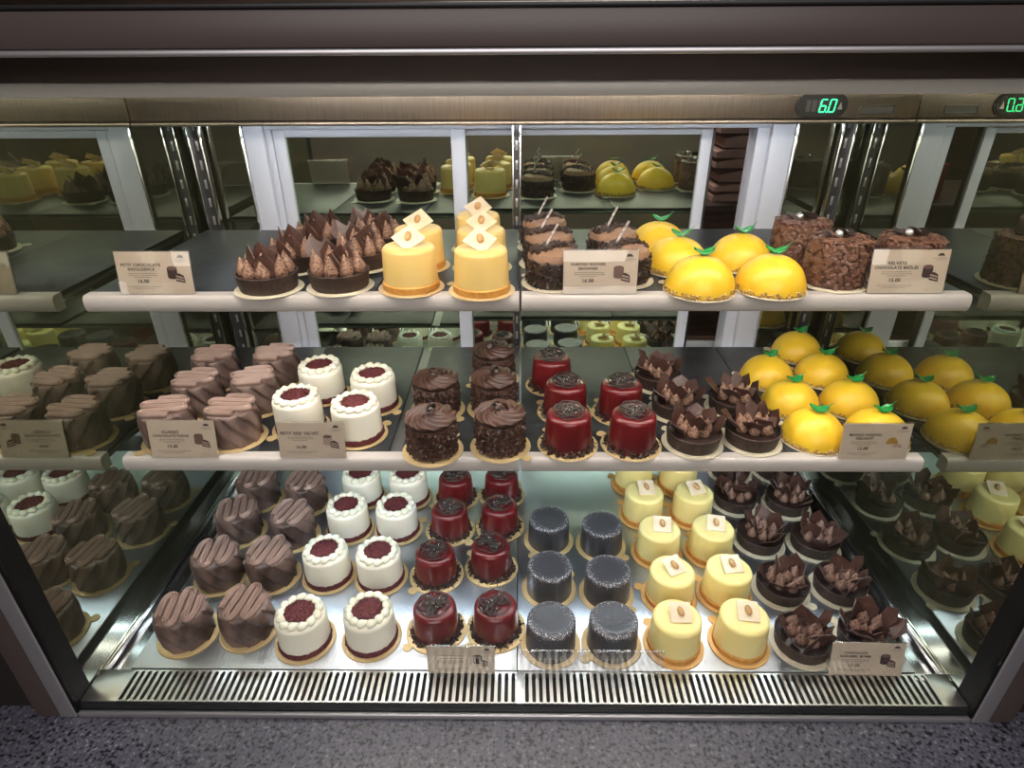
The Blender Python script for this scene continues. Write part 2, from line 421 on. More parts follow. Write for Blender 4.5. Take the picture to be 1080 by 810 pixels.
def upright(x, w, y):
    b = B()
    box(b, x-w/2, x-w/2+.0028, y-.010, y+.004, .022, .695, .0006); box(b, x+w/2-.0028, x+w/2, y-.010, y+.004, .022, .695, .0006)
    o = obj('slotted_upright', b, M['chrome'], case)
    b = B(); box(b, x-w/2+.0029, x+w/2-.0029, y-.004, y+.003, .022, .695); obj('web', b, M['darksteel'], o)
    b = B()
    z = .05
    while z < .68:
        box(b, x-.0022, x+.0022, y-.0052, y-.0041, z, z+.016, .0004); z += .033
    obj('slot', b, M['alu'], o)
upright(-.0065, .0155, .632); upright(-.578, .024, .642); upright(.574, .024, .642)
rearpart('rear_base_panel', M['steel'], [(-.60, .60, YB+.052, YB+.06, .0045, .24)])
def slider(x0, x1, y, wl, wr, name='sliding_door'):
    d = part(name, M['white'], lambda b: (box(b, x0, x0+wl, y, y+.016, .0345, .6755, .0015), box(b, x1-wr, x1, y, y+.016, .0345, .6755, .0015),
        box(b, x0+wl, x1-wr, y, y+.016, .663, .6755, .001), box(b, x0+wl, x1-wr, y, y+.016, .0345, .05, .001)))
    b = B(); box(b, x0+wl, x1-wr, y+.006, y+.010, .0505, .6625); obj('door_glass', b, M['door'], d, smooth=False)
    return d
slider(-.449, -.100, YB+.008, .021, .026)
slider(-.128, .353, YB+.0285, .024, .020)
rearpart('door_seal', M['black'], [(.3535, .358, YB+.029, YB+.044, .036, .674)])

for s, lb in ((-1, 'dark cabinet added in place of dark space left of the cake display'), (1, 'dark cabinet added in place of dark space right of the cake display')):
    sc_ = thing('side_block', lb, 'block', (s*.90, .36, -.004))  # added black block standing in for the dark space beyond the post
    x0, x1 = -.236, .236
    b = B(); box(b, x0, x1, -.350, .340, .001, .80, .004); obj('block_body', b, M['block'], sc_)
    b = B(); box(b, x0-.002, x1+.002, -.354, .344, .8005, .815, .003); obj('block_top', b, M['black'], sc_)
# ------------------------------------------------------------------ grille
gr = thing('air_grille', 'slotted steel air return grille along the foot of the glass', 'grille', (0, .0, 0))
def grille_panel(x0, n, p, name):
    b = B(); ya, yb, z = .0050, .0532, .0190
    sy0, sy1, hw = .0066, .0510, p*.27
    out = [(0, ya), (p, ya), (p, yb), (0, yb)]
    slot = []
    for k in range(7): a = PI*k/6; slot.append((p/2+hw*math.cos(a), sy1-hw+hw*math.sin(a)))
    for k in range(7): a = PI+PI*k/6; slot.append((p/2+hw*math.cos(a), sy0+hw+hw*math.sin(a)))
    t = B()
    def loop(pts):
        vs = [t.verts.new((x, y, 0)) for x, y in pts]
        return [t.edges.new((vs[i], vs[(i+1) % len(vs)])) for i in range(len(vs))]
    es = loop(out)+loop(slot)
    bmesh.ops.triangle_fill(t, edges=es, use_beauty=True)
    t.verts.index_update()
    cv = [v.co.copy() for v in t.verts]; cf = [[v.index for v in f_.verts] for f_ in t.faces]
    t.free()
    ns = len(slot)
    for q in range(n):
        ox = x0+q*p
        vs = [b.verts.new((v.x+ox, v.y, z)) for v in cv]
        for f_ in cf: b.faces.new([vs[i] for i in f_])
        lo = [b.verts.new((x+ox, y, z-.0035)) for x, y in slot]
        for k in range(ns): b.faces.new((vs[4+k], vs[4+(k+1) % ns], lo[(k+1) % ns], lo[k]))
    bmesh.ops.recalc_face_normals(b, faces=b.faces)
    return obj(name, b, M['grille'], gr, angle=.5)
P_ = .00955
grille_panel(-.0052-57*P_, 57, P_, 'slotted_panel')
grille_panel(.0042, 59, P_, 'slotted_panel')
for x0, x1 in ((-.598, -.0053-57*P_), (-.0051, .0041), (.0043+59*P_, .598)):
    b = B(); box(b, x0, x1, .0050, .0532, .0165, .0190, .0004); obj('end_plate', b, M['grille'], gr)
b = B(); box(b, -.598, .598, .0050, .0060, .0150, .0164); obj('front_edge', b, M['darksteel'], gr)
b = B(); box(b, -.597, .597, .0050, .0525, .0045, .0065); obj('drip_pan', b, M['black'], gr, smooth=False)

# ------------------------------------------------------------------ deck trays
def tray(x0, x1, label):
    t = thing('deck_tray', label, 'tray', ((x0+x1)/2, .34, .005), 0, 'steel trays of the bottom deck')
    h = (x1-x0)/2
    b = B(); box(b, -h, h, -.286, .26, .013, .0163, .0008); obj('tray_top', b, M['deck'], t)
    b = B(); box(b, -h, h, -.2860, -.2832, 0.0, .0128); obj('tray_skirt', b, M['deck'], t)
    b = B(); box(b, -h, h, .256, .259, 0, .0128); obj('tray_skirt', b, M['deck'], t)
tray(-.556, -.0052, 'brushed steel tray on the left half of the bottom deck')
tray(-.0042, .556, 'brushed steel tray on the right half of the bottom deck')

# ------------------------------------------------------------------ shelves
def shelf(name, label, x0, x1, yf, yb, zt, zb, led, side):
    t = thing(name, label, 'shelf', ((x0+x1)/2, yf, zb), 0, 'display shelves')
    h = (x1-x0)/2
    b = B()
    # rounded hollow front profile
    d = .020; prof = []
    H = zt-zb
    for k in range(9): a = -PI/2+PI*k/8; prof.append((.0075-.0075*math.cos(a) if True else 0, H/2+(H/2)*math.sin(a)))
    prof = [(0.0075-.0075*max(0, math.cos(a))**.7, H/2+H/2*math.sin(a)) for a in [-PI/2+PI*k/10 for k in range(11)]]
    pts = prof+[(d, H), (d, 0)]
    va = [b.verts.new((-h, y, z)) for y, z in pts]; vb = [b.verts.new((h, y, z)) for y, z in pts]
    n = len(pts)
    for k in range(n): b.faces.new((va[k], va[(k+1) % n], vb[(k+1) % n], vb[k]))
    b.faces.new(va[::-1]); b.faces.new(vb)
    bmesh.ops.recalc_face_normals(b, faces=b.faces)
    obj('front_profile', b, M['lip'], t, angle=.6)
    b = B(); box(b, -h, h, d+.0002, yb-yf, H-.0115, H-.0062, .0008); obj('shelf_panel', b, M['shelfsteel'], t)
    b = B(); box(b, -h+.01, h-.01, d+.002, d+.014, H-.0195, H-.0118, .002); obj('lamp_tube', b, M[led], t)
    for sx in (-1, 1):
        b = B()
        prism(b, [(d+.03, H-.0118), (yb-yf-.002, H-.0118), (yb-yf-.002, H-.05), (yb-yf-.03, H-.045)], sx*(h-.004)-.001, sx*(h-.004)+.001,
              Matrix(((0, 0, 1, 0), (1, 0, 0, 0), (0, 1, 0, 0), (0, 0, 0, 1))))
        bmesh.ops.recalc_face_normals(b, faces=b.faces)
        obj('bracket', b, M['darksteel'], t)
    return t
shelf('shelf', 'upper left shelf with slate tiles and off white front edge', -.580, -.0020, .2397, .600, ZT, .4881, 'led_mid', -1)
shelf('shelf', 'upper right shelf with slate tiles and off white front edge', .0012, .588, .2397, .600, ZT, .4881, 'led_mid', 1)
shelf('shelf', 'middle left shelf with grey front edge under the fudge and velvet cakes', -.584, -.0020, .2113, .606, ZM, .2481, 'led_low', -1)
shelf('shelf', 'middle right shelf with grey front edge under the red and yellow cakes', .0012, .5830, .2113, .606, ZM, .2481, 'led_low', 1)
def tiles(xs, y0, y1, z, lv, group):
    for i, (x0, x1, lb) in enumerate(xs):
        b = B(); box(b, x0+.0006, x1-.0006, y0, y1, z-.006, z-.0002, .0008)
        o = obj('slate_tile', b, M['slate']); tag(o, 'dark slate tile on the %s shelf %s' % (lv, lb), 'tile', group)
YT0, YM0 = .2397+.0215, .2113+.0215
tiles([(-.579, -.387, 'beside the left end glass'), (-.387, -.195, 'under the chocolate tarts'), (-.195, -.0025, 'under the tall yellow cakes'),
       (.002, .195, 'under the brownie cakes'), (.195, .392, 'under the yellow domes'), (.392, .587, 'under the brown shaving covered cakes')], YT0, .600, ZT, 'upper', 'slate tiles of the upper shelf')
tiles([(-.583, -.391, 'under the fudge cakes'), (-.391, -.1955, 'under the white velvet cakes'), (-.178, -.0025, 'under the chocolate swirl cakes'),
       (.002, .210, 'under the red glazed cakes'), (.210, .392, 'under the chocolate tarts'), (.392, .582, 'under the yellow domes')], YM0, .606, ZM, 'middle', 'slate tiles of the middle shelf')

# ------------------------------------------------------------------ cakes
def board(t, m, r=.0445, tab=True):
    b = B()
    pl = []
    n = 64
    for k in range(n):
        a = 2*PI*k/n; rr = r
        pl.append((rr*math.cos(a), rr*math.sin(a)))
    lathe(b, [(0, .0002), (r-.001, .0002), (r, .0010), (r-.0004, .0018), (r-.003, .0016), (r-.004, .0020), (.01, .0020), (0, .0020)], 64)
    if tab:
        tp = [(-.0055, r-.002), (.0055, r-.002)]
        for k in range(9): a = PI*k/8; tp.append((.0075*math.cos(a), r+.0060+.0060*math.sin(a)))
        prism(b, tp, .0004, .0015, Matrix.Rotation(PI/4, 4, 'Z'))
    return obj('cake_board', b, m, t)
Z0 = .0021

def make_tart(seed, bm_, low=False, peak=None):
    rg = random.Random(seed)
    t = thing('chocolate_tart', '', 'cake')
    board(t, bm_, .0455)
    b = B()
    lathe(b, [(0, Z0), (.0365, Z0), (.0375, Z0+.001), (.0405, .0235), (.0408, .0245), (.0400, .0252), (.0382, .0248), (.0375, .0215), (.02, .0215), (0, .0215)], 56,
          fn=lambda a, r, z: (r+(.0007*noise.noise((math.cos(a)*9, math.sin(a)*9, z*300+seed)) if r > .03 else 0), z))
    obj('tart_shell', b, M['tart'], t)
    b = B(); lathe(b, [(.0376, .0218), (.030, .0232), (.0, .0235)], 40); obj('filling', b, M['ganache'], t)
    spots = [(rg.uniform(.016, .021), 2*PI*k/7+rg.uniform(-.15, .15)) for k in range(7)]+[(.005, .3), (.006, 3.3)] if low else [(.0275, 2*PI*k/8+rg.uniform(-.1, .1)) for k in range(8)]+[(.010, 2*PI*k/3+.4) for k in range(3)]
    for r, a in spots:
        b = B(); hh = rg.uniform(.019, .025) if low else rg.uniform(.025, .032); rr = rg.uniform(.0080, .0098) if low else rg.uniform(.0090, .0108)
        lathe(b, [(0, 0), (rr*.8, 0), (rr, hh*.18), (rr*.95, hh*.34), (rr*.68, hh*.55), (rr*.38, hh*.74), (rr*.16, hh*.9), (0, hh)], 14)
        tl = Matrix.Translation((r*math.cos(a), r*math.sin(a), .0222)) @ Matrix.Rotation(a, 4, 'Z') @ Matrix.Rotation(rg.uniform(-.1, .28), 4, 'Y')
        bmesh.ops.transform(b, matrix=tl, verts=b.verts)
        obj('cream_peak', b, M[peak or ('mocha_peak' if low else 'meringue')], t)
    NS = 9 if low else 7
    for k in range(NS):
        a = 2*PI*k/NS+rg.uniform(-.25, .25)
        if low: r = rg.uniform(.022, .033) if k < 6 else rg.uniform(.004, .015)
        else: a = rg.uniform(.1, PI-.1) if k < 5 else a; r = rg.uniform(.014, .033) if k % 3 else rg.uniform(.002, .012)
        w, hh = rg.uniform(.011, .018), (rg.uniform(.028, .040) if low else rg.uniform(.032, .046))
        pg = [(-w*rg.uniform(.5, .9), 0), (w*rg.uniform(.5, .9), 0), (w*rg.uniform(.8, 1.1), hh*rg.uniform(.55, .75)), (w*rg.uniform(-.1, .5), hh), (-w*rg.uniform(.8, 1.1), hh*rg.uniform(.5, .72))]
        b = B()
        # slightly curved plate
        n = 6; rows = []
        cx = [p[0] for p in pg]
        for side in (0, 1):
            vs = [b.verts.new((x, (side-.5)*.0011+ (x/.012)**2*.0018, y)) for x, y in pg]
            rows.append(vs)
        b.faces.new(rows[0]); b.faces.new(rows[1][::-1])
        for q in range(5): b.faces.new((rows[0][q], rows[1][q], rows[1][(q+1) % 5], rows[0][(q+1) % 5]))
        bmesh.ops.recalc_face_normals(b, faces=b.faces)
        tl = Matrix.Translation((r*math.cos(a), r*math.sin(a), .0225)) @ Matrix.Rotation(a+PI/2+rg.uniform(-.7, .7), 4, 'Z') @ Matrix.Rotation(rg.uniform(.0, .75) if low else rg.uniform(-.15, .45), 4, 'X') @ Matrix.Rotation(rg.uniform(-.35, .35), 4, 'Y')
        bmesh.ops.transform(b, matrix=tl, verts=b.verts)
        obj('chocolate_shard', b, M['shard'], t, smooth=False)
    return t

def make_yellow(upper, seed=0):
    t = thing('yellow_glazed_cake', '', 'cake')
    board(t, M['gold'] if upper else M['gold_bounce'])
    b = B(); lathe(b, [(0, Z0), (.0372, Z0), (.0380, Z0+.001), (.0380, .0105), (.0368, .0118), (.036, .0120)], 56); obj('biscuit_base', b, M['biscuit'], t)
    b = B()
    lathe(b, [(.0362, .0118), (.0364, .0135)]+[(.0348-.006+.006*math.cos(a), .0525+.006*math.sin(a)) for a in [PI/2*k/6 for k in range(7)]]+[(.022, .0582), (.010, .0579), (0, .0578)], 56)
    obj('cake_body', b, M['mango'] if upper else M['lemon'], t)
    b = B(); s = .0165 if upper else .0150
    prism(b, [(-s, -s), (s, -s), (s, s), (-s, s)], 0, .0016)
    bmesh.ops.bevel(b, geom=b.edges[:], offset=.0005, segments=1, affect='EDGES')
    if upper: tl = Matrix.Translation((0, .004, .0668)) @ Matrix.Rotation(.60, 4, 'X') @ Matrix.Rotation(PI/4, 4, 'Z')
    else: tl = Matrix.Translation((.003, .003, .0640)) @ Matrix.Rotation(.38, 4, 'X') @ Matrix.Rotation(.1, 4, 'Z')
    bmesh.ops.transform(b, matrix=tl, verts=b.verts)
    o = obj('chocolate_plaque', b, M['plaque'], t)
    b = B(); sphere(b, (0, 0, 0), .0058, .8, 1.3, .6); sphere(b, (.001, -.003, .0006), .0038, .8, 1.1, .6)
    bmesh.ops.transform(b, matrix=tl @ Matrix.Translation((0, 0, .0044)) @ Matrix.Rotation(-PI/4 if upper else .2, 4, 'Z'), verts=b.verts)
    obj('nut', b, M['nut'], o)
    if upper:
        b = B(); sphere(b, (0, .006, .0605), .0065, 1.2, 1, .5); obj('cream_dab', b, M['plaque'], t)
    return t

def shell_chunks(b, r0, r1, z0, z1, n, s, rg, flat=.6):
    for _ in range(n):
        a = rg.uniform(0, 2*PI); z = rg.uniform(z0, z1); k = (z-z0)/max(1e-6, z1-z0); r = r0+(r1-r0)*k
        chunk(b, (r*math.cos(a), r*math.sin(a), z), s*rg.uniform(.6, 1.2), flat, rg)

def make_brownie(seed):
    rg = random.Random(seed)
    t = thing('almond_brownie_cake', '', 'cake')
    board(t, M['silver'])
    b = B(); lathe(b, cyl_prof(.0365, .036, .003), 48)
    bmesh.ops.translate(b, vec=(0, 0, Z0), verts=b.verts); obj('cake_body', b, M['brownie'], t)
    b = B(); shell_chunks(b, .0368, .0368, .004, .038, 260, .0030, rg); obj('chopped_coating', b, M['brownie'], t, smooth=False)
    b = B(); lathe(b, [(.0355, .0375), (.0352, .0420), (.033, .0465), (.026, .0495), (.012, .0510), (0, .0512)], 48); obj('mousse_top', b, M['mousse'], t)
    b = B()
    for q in range(260):
        u = rg.uniform(-1, 1); x = u*.031; y = .010*math.sin(u*2.2)+rg.gauss(0, .0062)+.004
        r2 = x*x+y*y
        if r2 > .0335**2: continue
        chunk(b, (x, y, .0515-r2*5.5+rg.uniform(0, .0035)), .0032*rg.uniform(.6, 1.3), .5, rg)
    obj('chocolate_crumble', b, M['crumb'], t, smooth=False)
    b = B(); tube(b, [(-.016, -.006, .046), (.004, .000, .082)], .0017, 8); obj('chocolate_stick', b, M['stick'], t)
    return t

def make_dome(seed):
    rg = random.Random(seed)
    t = thing('mango_dome_cake', '', 'cake')
    board(t, M['silver'], .0475)
    b = B(); R0, H = .0448, .0450
    prof = [(0, Z0), (R0-.002, Z0)]+[(R0*math.cos(a)**.93, Z0+.002+(H-.002)*math.sin(a)) for a in [PI/2*k/16 for k in range(16)]]+[(0, Z0+H)]
    lathe(b, prof, 56); obj('dome', b, M['dome'], t)
    b = B(); shell_chunks(b, .0449, .0442, .0035, .0085, 170, .0024, rg); obj('nut_rim', b, M['domenut'], t, smooth=False)
    zt = Z0+H+.0008
    for a, L, w in ((.3, .019, .0075), (2.7, .017, .007)):
        b = B(); n = 7
        top, bot = [], []
        rows = []
        for i in range(n+1):
            u = i/n; x = u*L-.003; hw = w*math.sin(PI*min(1, .12+.88*u))**.8+.0002; z = zt+.0035*u+.004*u*u-.0*(u)
            rows.append([(x, -hw, z+.0022), (x, 0, z), (x, hw, z+.0022)])
        def grid(off, flip):
            vs = [[b.verts.new((p[0], p[1], p[2]+off)) for p in r_] for r_ in rows]
            for i in range(n):
                for j in range(2):
                    fc = [vs[i][j], vs[i+1][j], vs[i+1][j+1], vs[i][j+1]]
                    b.faces.new(fc[::-1] if flip else fc)
            return vs
        va = grid(.0009, False); vb = grid(0, True)
        for i in range(n):
            for j in (0, 2): b.faces.new((va[i][j], va[i+1][j], vb[i+1][j], vb[i][j]))
        for i in (0, n):
            for j in range(2): b.faces.new((va[i][j], va[i][j+1], vb[i][j+1], vb[i][j]))
        bmesh.ops.recalc_face_normals(b, faces=b.faces)
        bmesh.ops.transform(b, matrix=Matrix.Rotation(a, 4, 'Z'), verts=b.verts)
        obj('green_leaf', b, M['leaf'], t)
    b = B(); tube(b, [(0, .001, zt+.001), (.006, .003, zt+.004), (.013, .004, zt+.009), (.019, .0035, zt+.016)], lambda u: .0011*(1-.6*u), 6)
    obj('stem_curl', b, M['leaf'], t)
    return t

def shaving(b, pos, n, L, w, rg):
    """a short bent flake lying on a surface with normal n"""
    n = Vector(n).normalized(); a = n.orthogonal().normalized(); a.rotate(Matrix.Rotation(rg.uniform(0, 6.28), 3, n)); c = n.cross(a)
    k = 4; up = []; lo = []
    lift = rg.uniform(.1, .55)
    for i in range(k+1):
        u = i/k-.5; bend = (u*u)*L*1.2
        base = Vector(pos)+a*(u*L)+n*(.0012-bend*rg.uniform(.6, 1)+lift*L*u)
        up.append((b.verts.new(base-c*w), b.verts.new(base+c*w+n*.0006)))
        lo.append((b.verts.new(base-c*w-n*.0008), b.verts.new(base+c*w-n*.0002)))
    for i in range(k):
        b.faces.new((up[i][0], up[i+1][0], up[i+1][1], up[i][1])); b.faces.new((lo[i][1], lo[i+1][1], lo[i+1][0], lo[i][0]))
        b.faces.new((up[i][1], up[i+1][1], lo[i+1][1], lo[i][1])); b.faces.new((lo[i][0], lo[i+1][0], up[i+1][0], up[i][0]))
    b.faces.new((up[0][0], up[0][1], lo[0][1], lo[0][0])); b.faces.new((up[k][1], up[k][0], lo[k][0], lo[k][1]))

def make_brulee(seed):
    rg = random.Random(seed)
    t = thing('shaving_covered_cake', '', 'cake')
    board(t, M['silver'], .0455)
    b = B(); lathe(b, cyl_prof(.0375, .0600, .006), 48); bmesh.ops.translate(b, vec=(0, 0, Z0), verts=b.verts); obj('cake_body', b, M['brulee'], t)
    b = B()
    for _ in range(620):
        a = rg.uniform(0, 2*PI); z = rg.uniform(.004, .059)
        shaving(b, (.0378*math.cos(a), .0378*math.sin(a), z), (math.cos(a), math.sin(a), .15), rg.uniform(.007, .012), rg.uniform(.0016, .0028), rg)
    for _ in range(230):
        a = rg.uniform(0, 2*PI); r = .037*math.sqrt(rg.random())
        shaving(b, (r*math.cos(a), r*math.sin(a), .0625), (math.cos(a)*.3*r/.037, math.sin(a)*.3*r/.037, 1), rg.uniform(.007, .012), rg.uniform(.0016, .0028), rg)
    obj('chocolate_shavings', b, M['curlchip'], t)
    b = B(); sphere(b, (-.008, -.002, .0690), .0052); obj('sugar_pearl', b, M['pearl'], t)
    for x, y, a, tl in ((.012, .002, .4, .55), (.004, .008, 2.0, .8), (-.018, .008, 1.0, .45)):
        b = B(); prism(b, [(.009*math.cos(2*PI*k/9)*1.2, .009*math.sin(2*PI*k/9)*.8) for k in range(9)], 0, .0012, Matrix.Translation((x, y, .0685)) @ Matrix.Rotation(a, 4, 'Z') @ Matrix.Rotation(tl, 4, 'X'))
        obj('chocolate_disc', b, M['ganache'], t)
    return t

def make_fudge(seed, m_board):
    rg = random.Random(seed)
    t = thing('fudge_ribbon_cake', '', 'cake')
    board(t, m_board)
    b = B(); n = 168; ph = rg.uniform(0, 6)
    def fold(a, r, z):
        if r < .02: return r, z
        u = (z-Z0)/.052
        q = ((a*9/(2*PI))+u*1.6+ph+.12*noise.noise((math.cos(a)*2, math.sin(a)*2, u*2+seed))) % 1.0
        step = .0056*(1-q)**1.2-.0012*math.exp(-((q-.02)/.03)**2)
        return r-.0005+step*.85*(1-.2*abs(2*u-1)**3), z
    lathe(b, [(0, Z0), (.0345, Z0)]+[(.0345+.0016*math.sin(PI*k/14), Z0+.052*k/14) for k in range(15)]+[(.033, .0553), (.020, .0560), (0, .0560)], n, fold)
    obj('fudge_wrap', b, M['fudge'], t, angle=1.1)
    b = B(); passes = 5; W2 = .0300; pts = []
    pit = 2*W2/(passes-.3)
    # serpentine centre line across a disc
    for i in range(passes):
        x = -W2+pit*(i+.35); L = math.sqrt(max(.0001, .0330**2-x*x))*.95
        ys = [(-L+.004), (L-.004)]
        if i % 2: ys = ys[::-1]
        for j in range(9): pts.append(Vector((x, ys[0]+(ys[1]-ys[0])*j/8, 0)))
        if i < passes-1:
            x2 = -W2+pit*(i+1.35); L2 = math.sqrt(max(.0001, .0330**2-x2*x2))*.95
            y2 = (L2-.004)*(1 if i % 2 == 0 else -1); y1 = ys[1]
            sg = 1 if i % 2 == 0 else -1
            for j in range(1, 6):
                a = PI*j/6; pts.append(Vector((x+(x2-x)*(1-math.cos(a))/2, y1+(y2-y1)*j/6+sg*pit*.5*math.sin(a), 0)))
    for i in range(3):  # relax
        pts = [pts[0]]+[(pts[k-1]+pts[k]*2+pts[k+1])/4 for k in range(1, len(pts)-1)]+[pts[-1]]
    for off in (-.0032, 0, .0032):
        pp = []
        for k, p in enumerate(pts):
            d = (pts[min(k+1, len(pts)-1)]-pts[max(k-1, 0)]).normalized(); nn = Vector((-d.y, d.x, 0))
            pp.append(p+nn*off+Vector((0, 0, .0588+(.0008 if off == 0 else 0)+.0006*math.sin(k*.35))))
        tube(b, pp, .00135, 8, flat=2.6)
    obj('ribbon_piping', b, M['ribbon'], t, angle=1.2)
    return t

def make_velvet(seed):
    rg = random.Random(seed)
    t = thing('red_velvet_cake', '', 'cake')
    board(t, M['gold'])
    b = B()
    lathe(b, [(0, Z0), (.0365, Z0), (.0368, .004)]+[(.0368, .02), (.0364, .044)]+[(.0364-.007+.007*math.cos(a), .0500+.007*math.sin(a)) for a in [PI/2*k/7 for k in range(8)]]+[(.015, .0570), (0, .0570)], 56)
    obj('cake_body', b, M['cream'], t)
    b = B(); lathe(b, [(.0372, .0022), (.0385, .0028), (.0388, .008), (.0378, .0112), (.0370, .0118)], 72, fn=lambda a, r, z: (r+.0008*noise.noise((math.cos(a)*14, math.sin(a)*14, z*500)), z+(.0022*noise.noise((math.cos(a)*9, math.sin(a)*9, 3)) if z > .010 else 0)))
    shell_chunks(b, .0383, .0375, .004, .0115, 120, .0016, rg)
    obj('crumb_band', b, M['redcrumb'], t, smooth=False)
    b = B(); lathe(b, [(.0235, .0566), (.0228, .0590), (.012, .0604), (0, .0606)], 40, fn=lambda a, r, z: (r*(1+.22*noise.noise((math.cos(a)*2.5, math.sin(a)*2.5, seed))), z+.0006*noise.noise((math.cos(a)*r*500, math.sin(a)*r*500, 1))))
    for _ in range(130):
        a = rg.uniform(0, 6.28); r = .0215*math.sqrt(rg.random()); chunk(b, (r*math.cos(a), r*math.sin(a), .0602), .0014, .8, rg)
    obj('crumb_centre', b, M['redcrumb'], t, smooth=False)
    b = B(); n = 13
    for k in range(n):   # overlapping piped shells
        a = 2*PI*k/n; r = .0278+rg.uniform(-.0012, .0010)
        m4 = Matrix.Rotation(a, 4, 'Z') @ Matrix.Translation((r, 0, .0588+rg.uniform(-.0004, .0006))) @ Matrix.Rotation(.40+rg.uniform(-.3, .3), 4, 'Z') @ Matrix.Diagonal((1.05, 1.0, 1.0, 1))
        q = B()
        lathe(q, [(0, -.0062), (.0036, -.0054), (.0056, -.002), (.0058, .002), (.0040, .0065), (.0018, .0100), (0, .0120)], 15, fn=lambda t_, r_, z_: (r_*(1+.13*math.cos(5*t_+z_*260)), z_))
        bmesh.ops.transform(q, matrix=m4 @ Matrix.Rotation(-PI/2+.12, 4, 'X'), verts=q.verts)
        me = bpy.data.meshes.new('t'); q.to_mesh(me); q.free(); b.from_mesh(me); bpy.data.meshes.remove(me)
    obj('piped_cream_ring', b, M['cream_pipe'], t, angle=1.3)
    return t

def make_swirl(seed):
    rg = random.Random(seed)
    t = thing('chocolate_swirl_cake', '', 'cake')
    board(t, M['gold'], .0455)
    b = B(); lathe(b, cyl_prof(.0340, .050, .004), 40); bmesh.ops.translate(b, vec=(0, 0, Z0), verts=b.verts); obj('cake_body', b, M['brulee'], t)
    b = B()
    for _ in range(520):
        a = rg.uniform(0, 2*PI); z = rg.uniform(.004, .049); r = rg.uniform(.0345, .0372)
        if rg.random() < .5: chunk(b, (r*math.cos(a), r*math.sin(a), z), rg.uniform(.0022, .0036), .7, rg)
        else: shaving(b, (r*math.cos(a), r*math.sin(a), z), (math.cos(a), math.sin(a), .2), rg.uniform(.006, .010), rg.uniform(.0014, .0024), rg)
    obj('chocolate_curls', b, M['darkcurl'], t)
    b = B(); NR, NA = 26, 144; grid = []
    for i in range(NR+1):
        u = i/NR; row = []
        for k in range(NA):
            a = 2*PI*k/NA
            r = .0365*u
            q = (a*10/(2*PI)-4.2*u**.8) % 1.0
            rid = (1-abs(2*q-1))**.7
            z = .0610+.0045*(1-u)**2-.0050*u**4+.0050*rid*min(1, u*2.2)
            rr = r*(1+.05*rid*u)
            row.append(b.verts.new((rr*math.cos(a), rr*math.sin(a), z)) if i else None)
        grid.append(row)
    ctr = b.verts.new((0, 0, .0695))
    for k in range(NA): b.faces.new((ctr, grid[1][k], grid[1][(k+1) % NA]))
    for i in range(1, NR):
        for k in range(NA): b.faces.new((grid[i][k], grid[i+1][k], grid[i+1][(k+1) % NA], grid[i][(k+1) % NA]))
    low = [b.verts.new((.033*math.cos(2*PI*k/NA), .033*math.sin(2*PI*k/NA), .050)) for k in range(NA)]
    for k in range(NA): b.faces.new((grid[NR][k], low[k], low[(k+1) % NA], grid[NR][(k+1) % NA]))
    b.faces.new(low[::-1])
    bmesh.ops.recalc_face_normals(b, faces=b.faces)
    obj('swirl_piping', b, M['swirl'], t, angle=1.4)
    b = B()
    for q in range(7):
        a = rg.uniform(0, 6.28); shaving(b, (.008*math.cos(a), .008*math.sin(a)+.004, .071+.0008*q), (.4*math.cos(a), .4*math.sin(a), 1), .013, .0024, rg)
    obj('top_curls', b, M['ganache'], t)
    return t

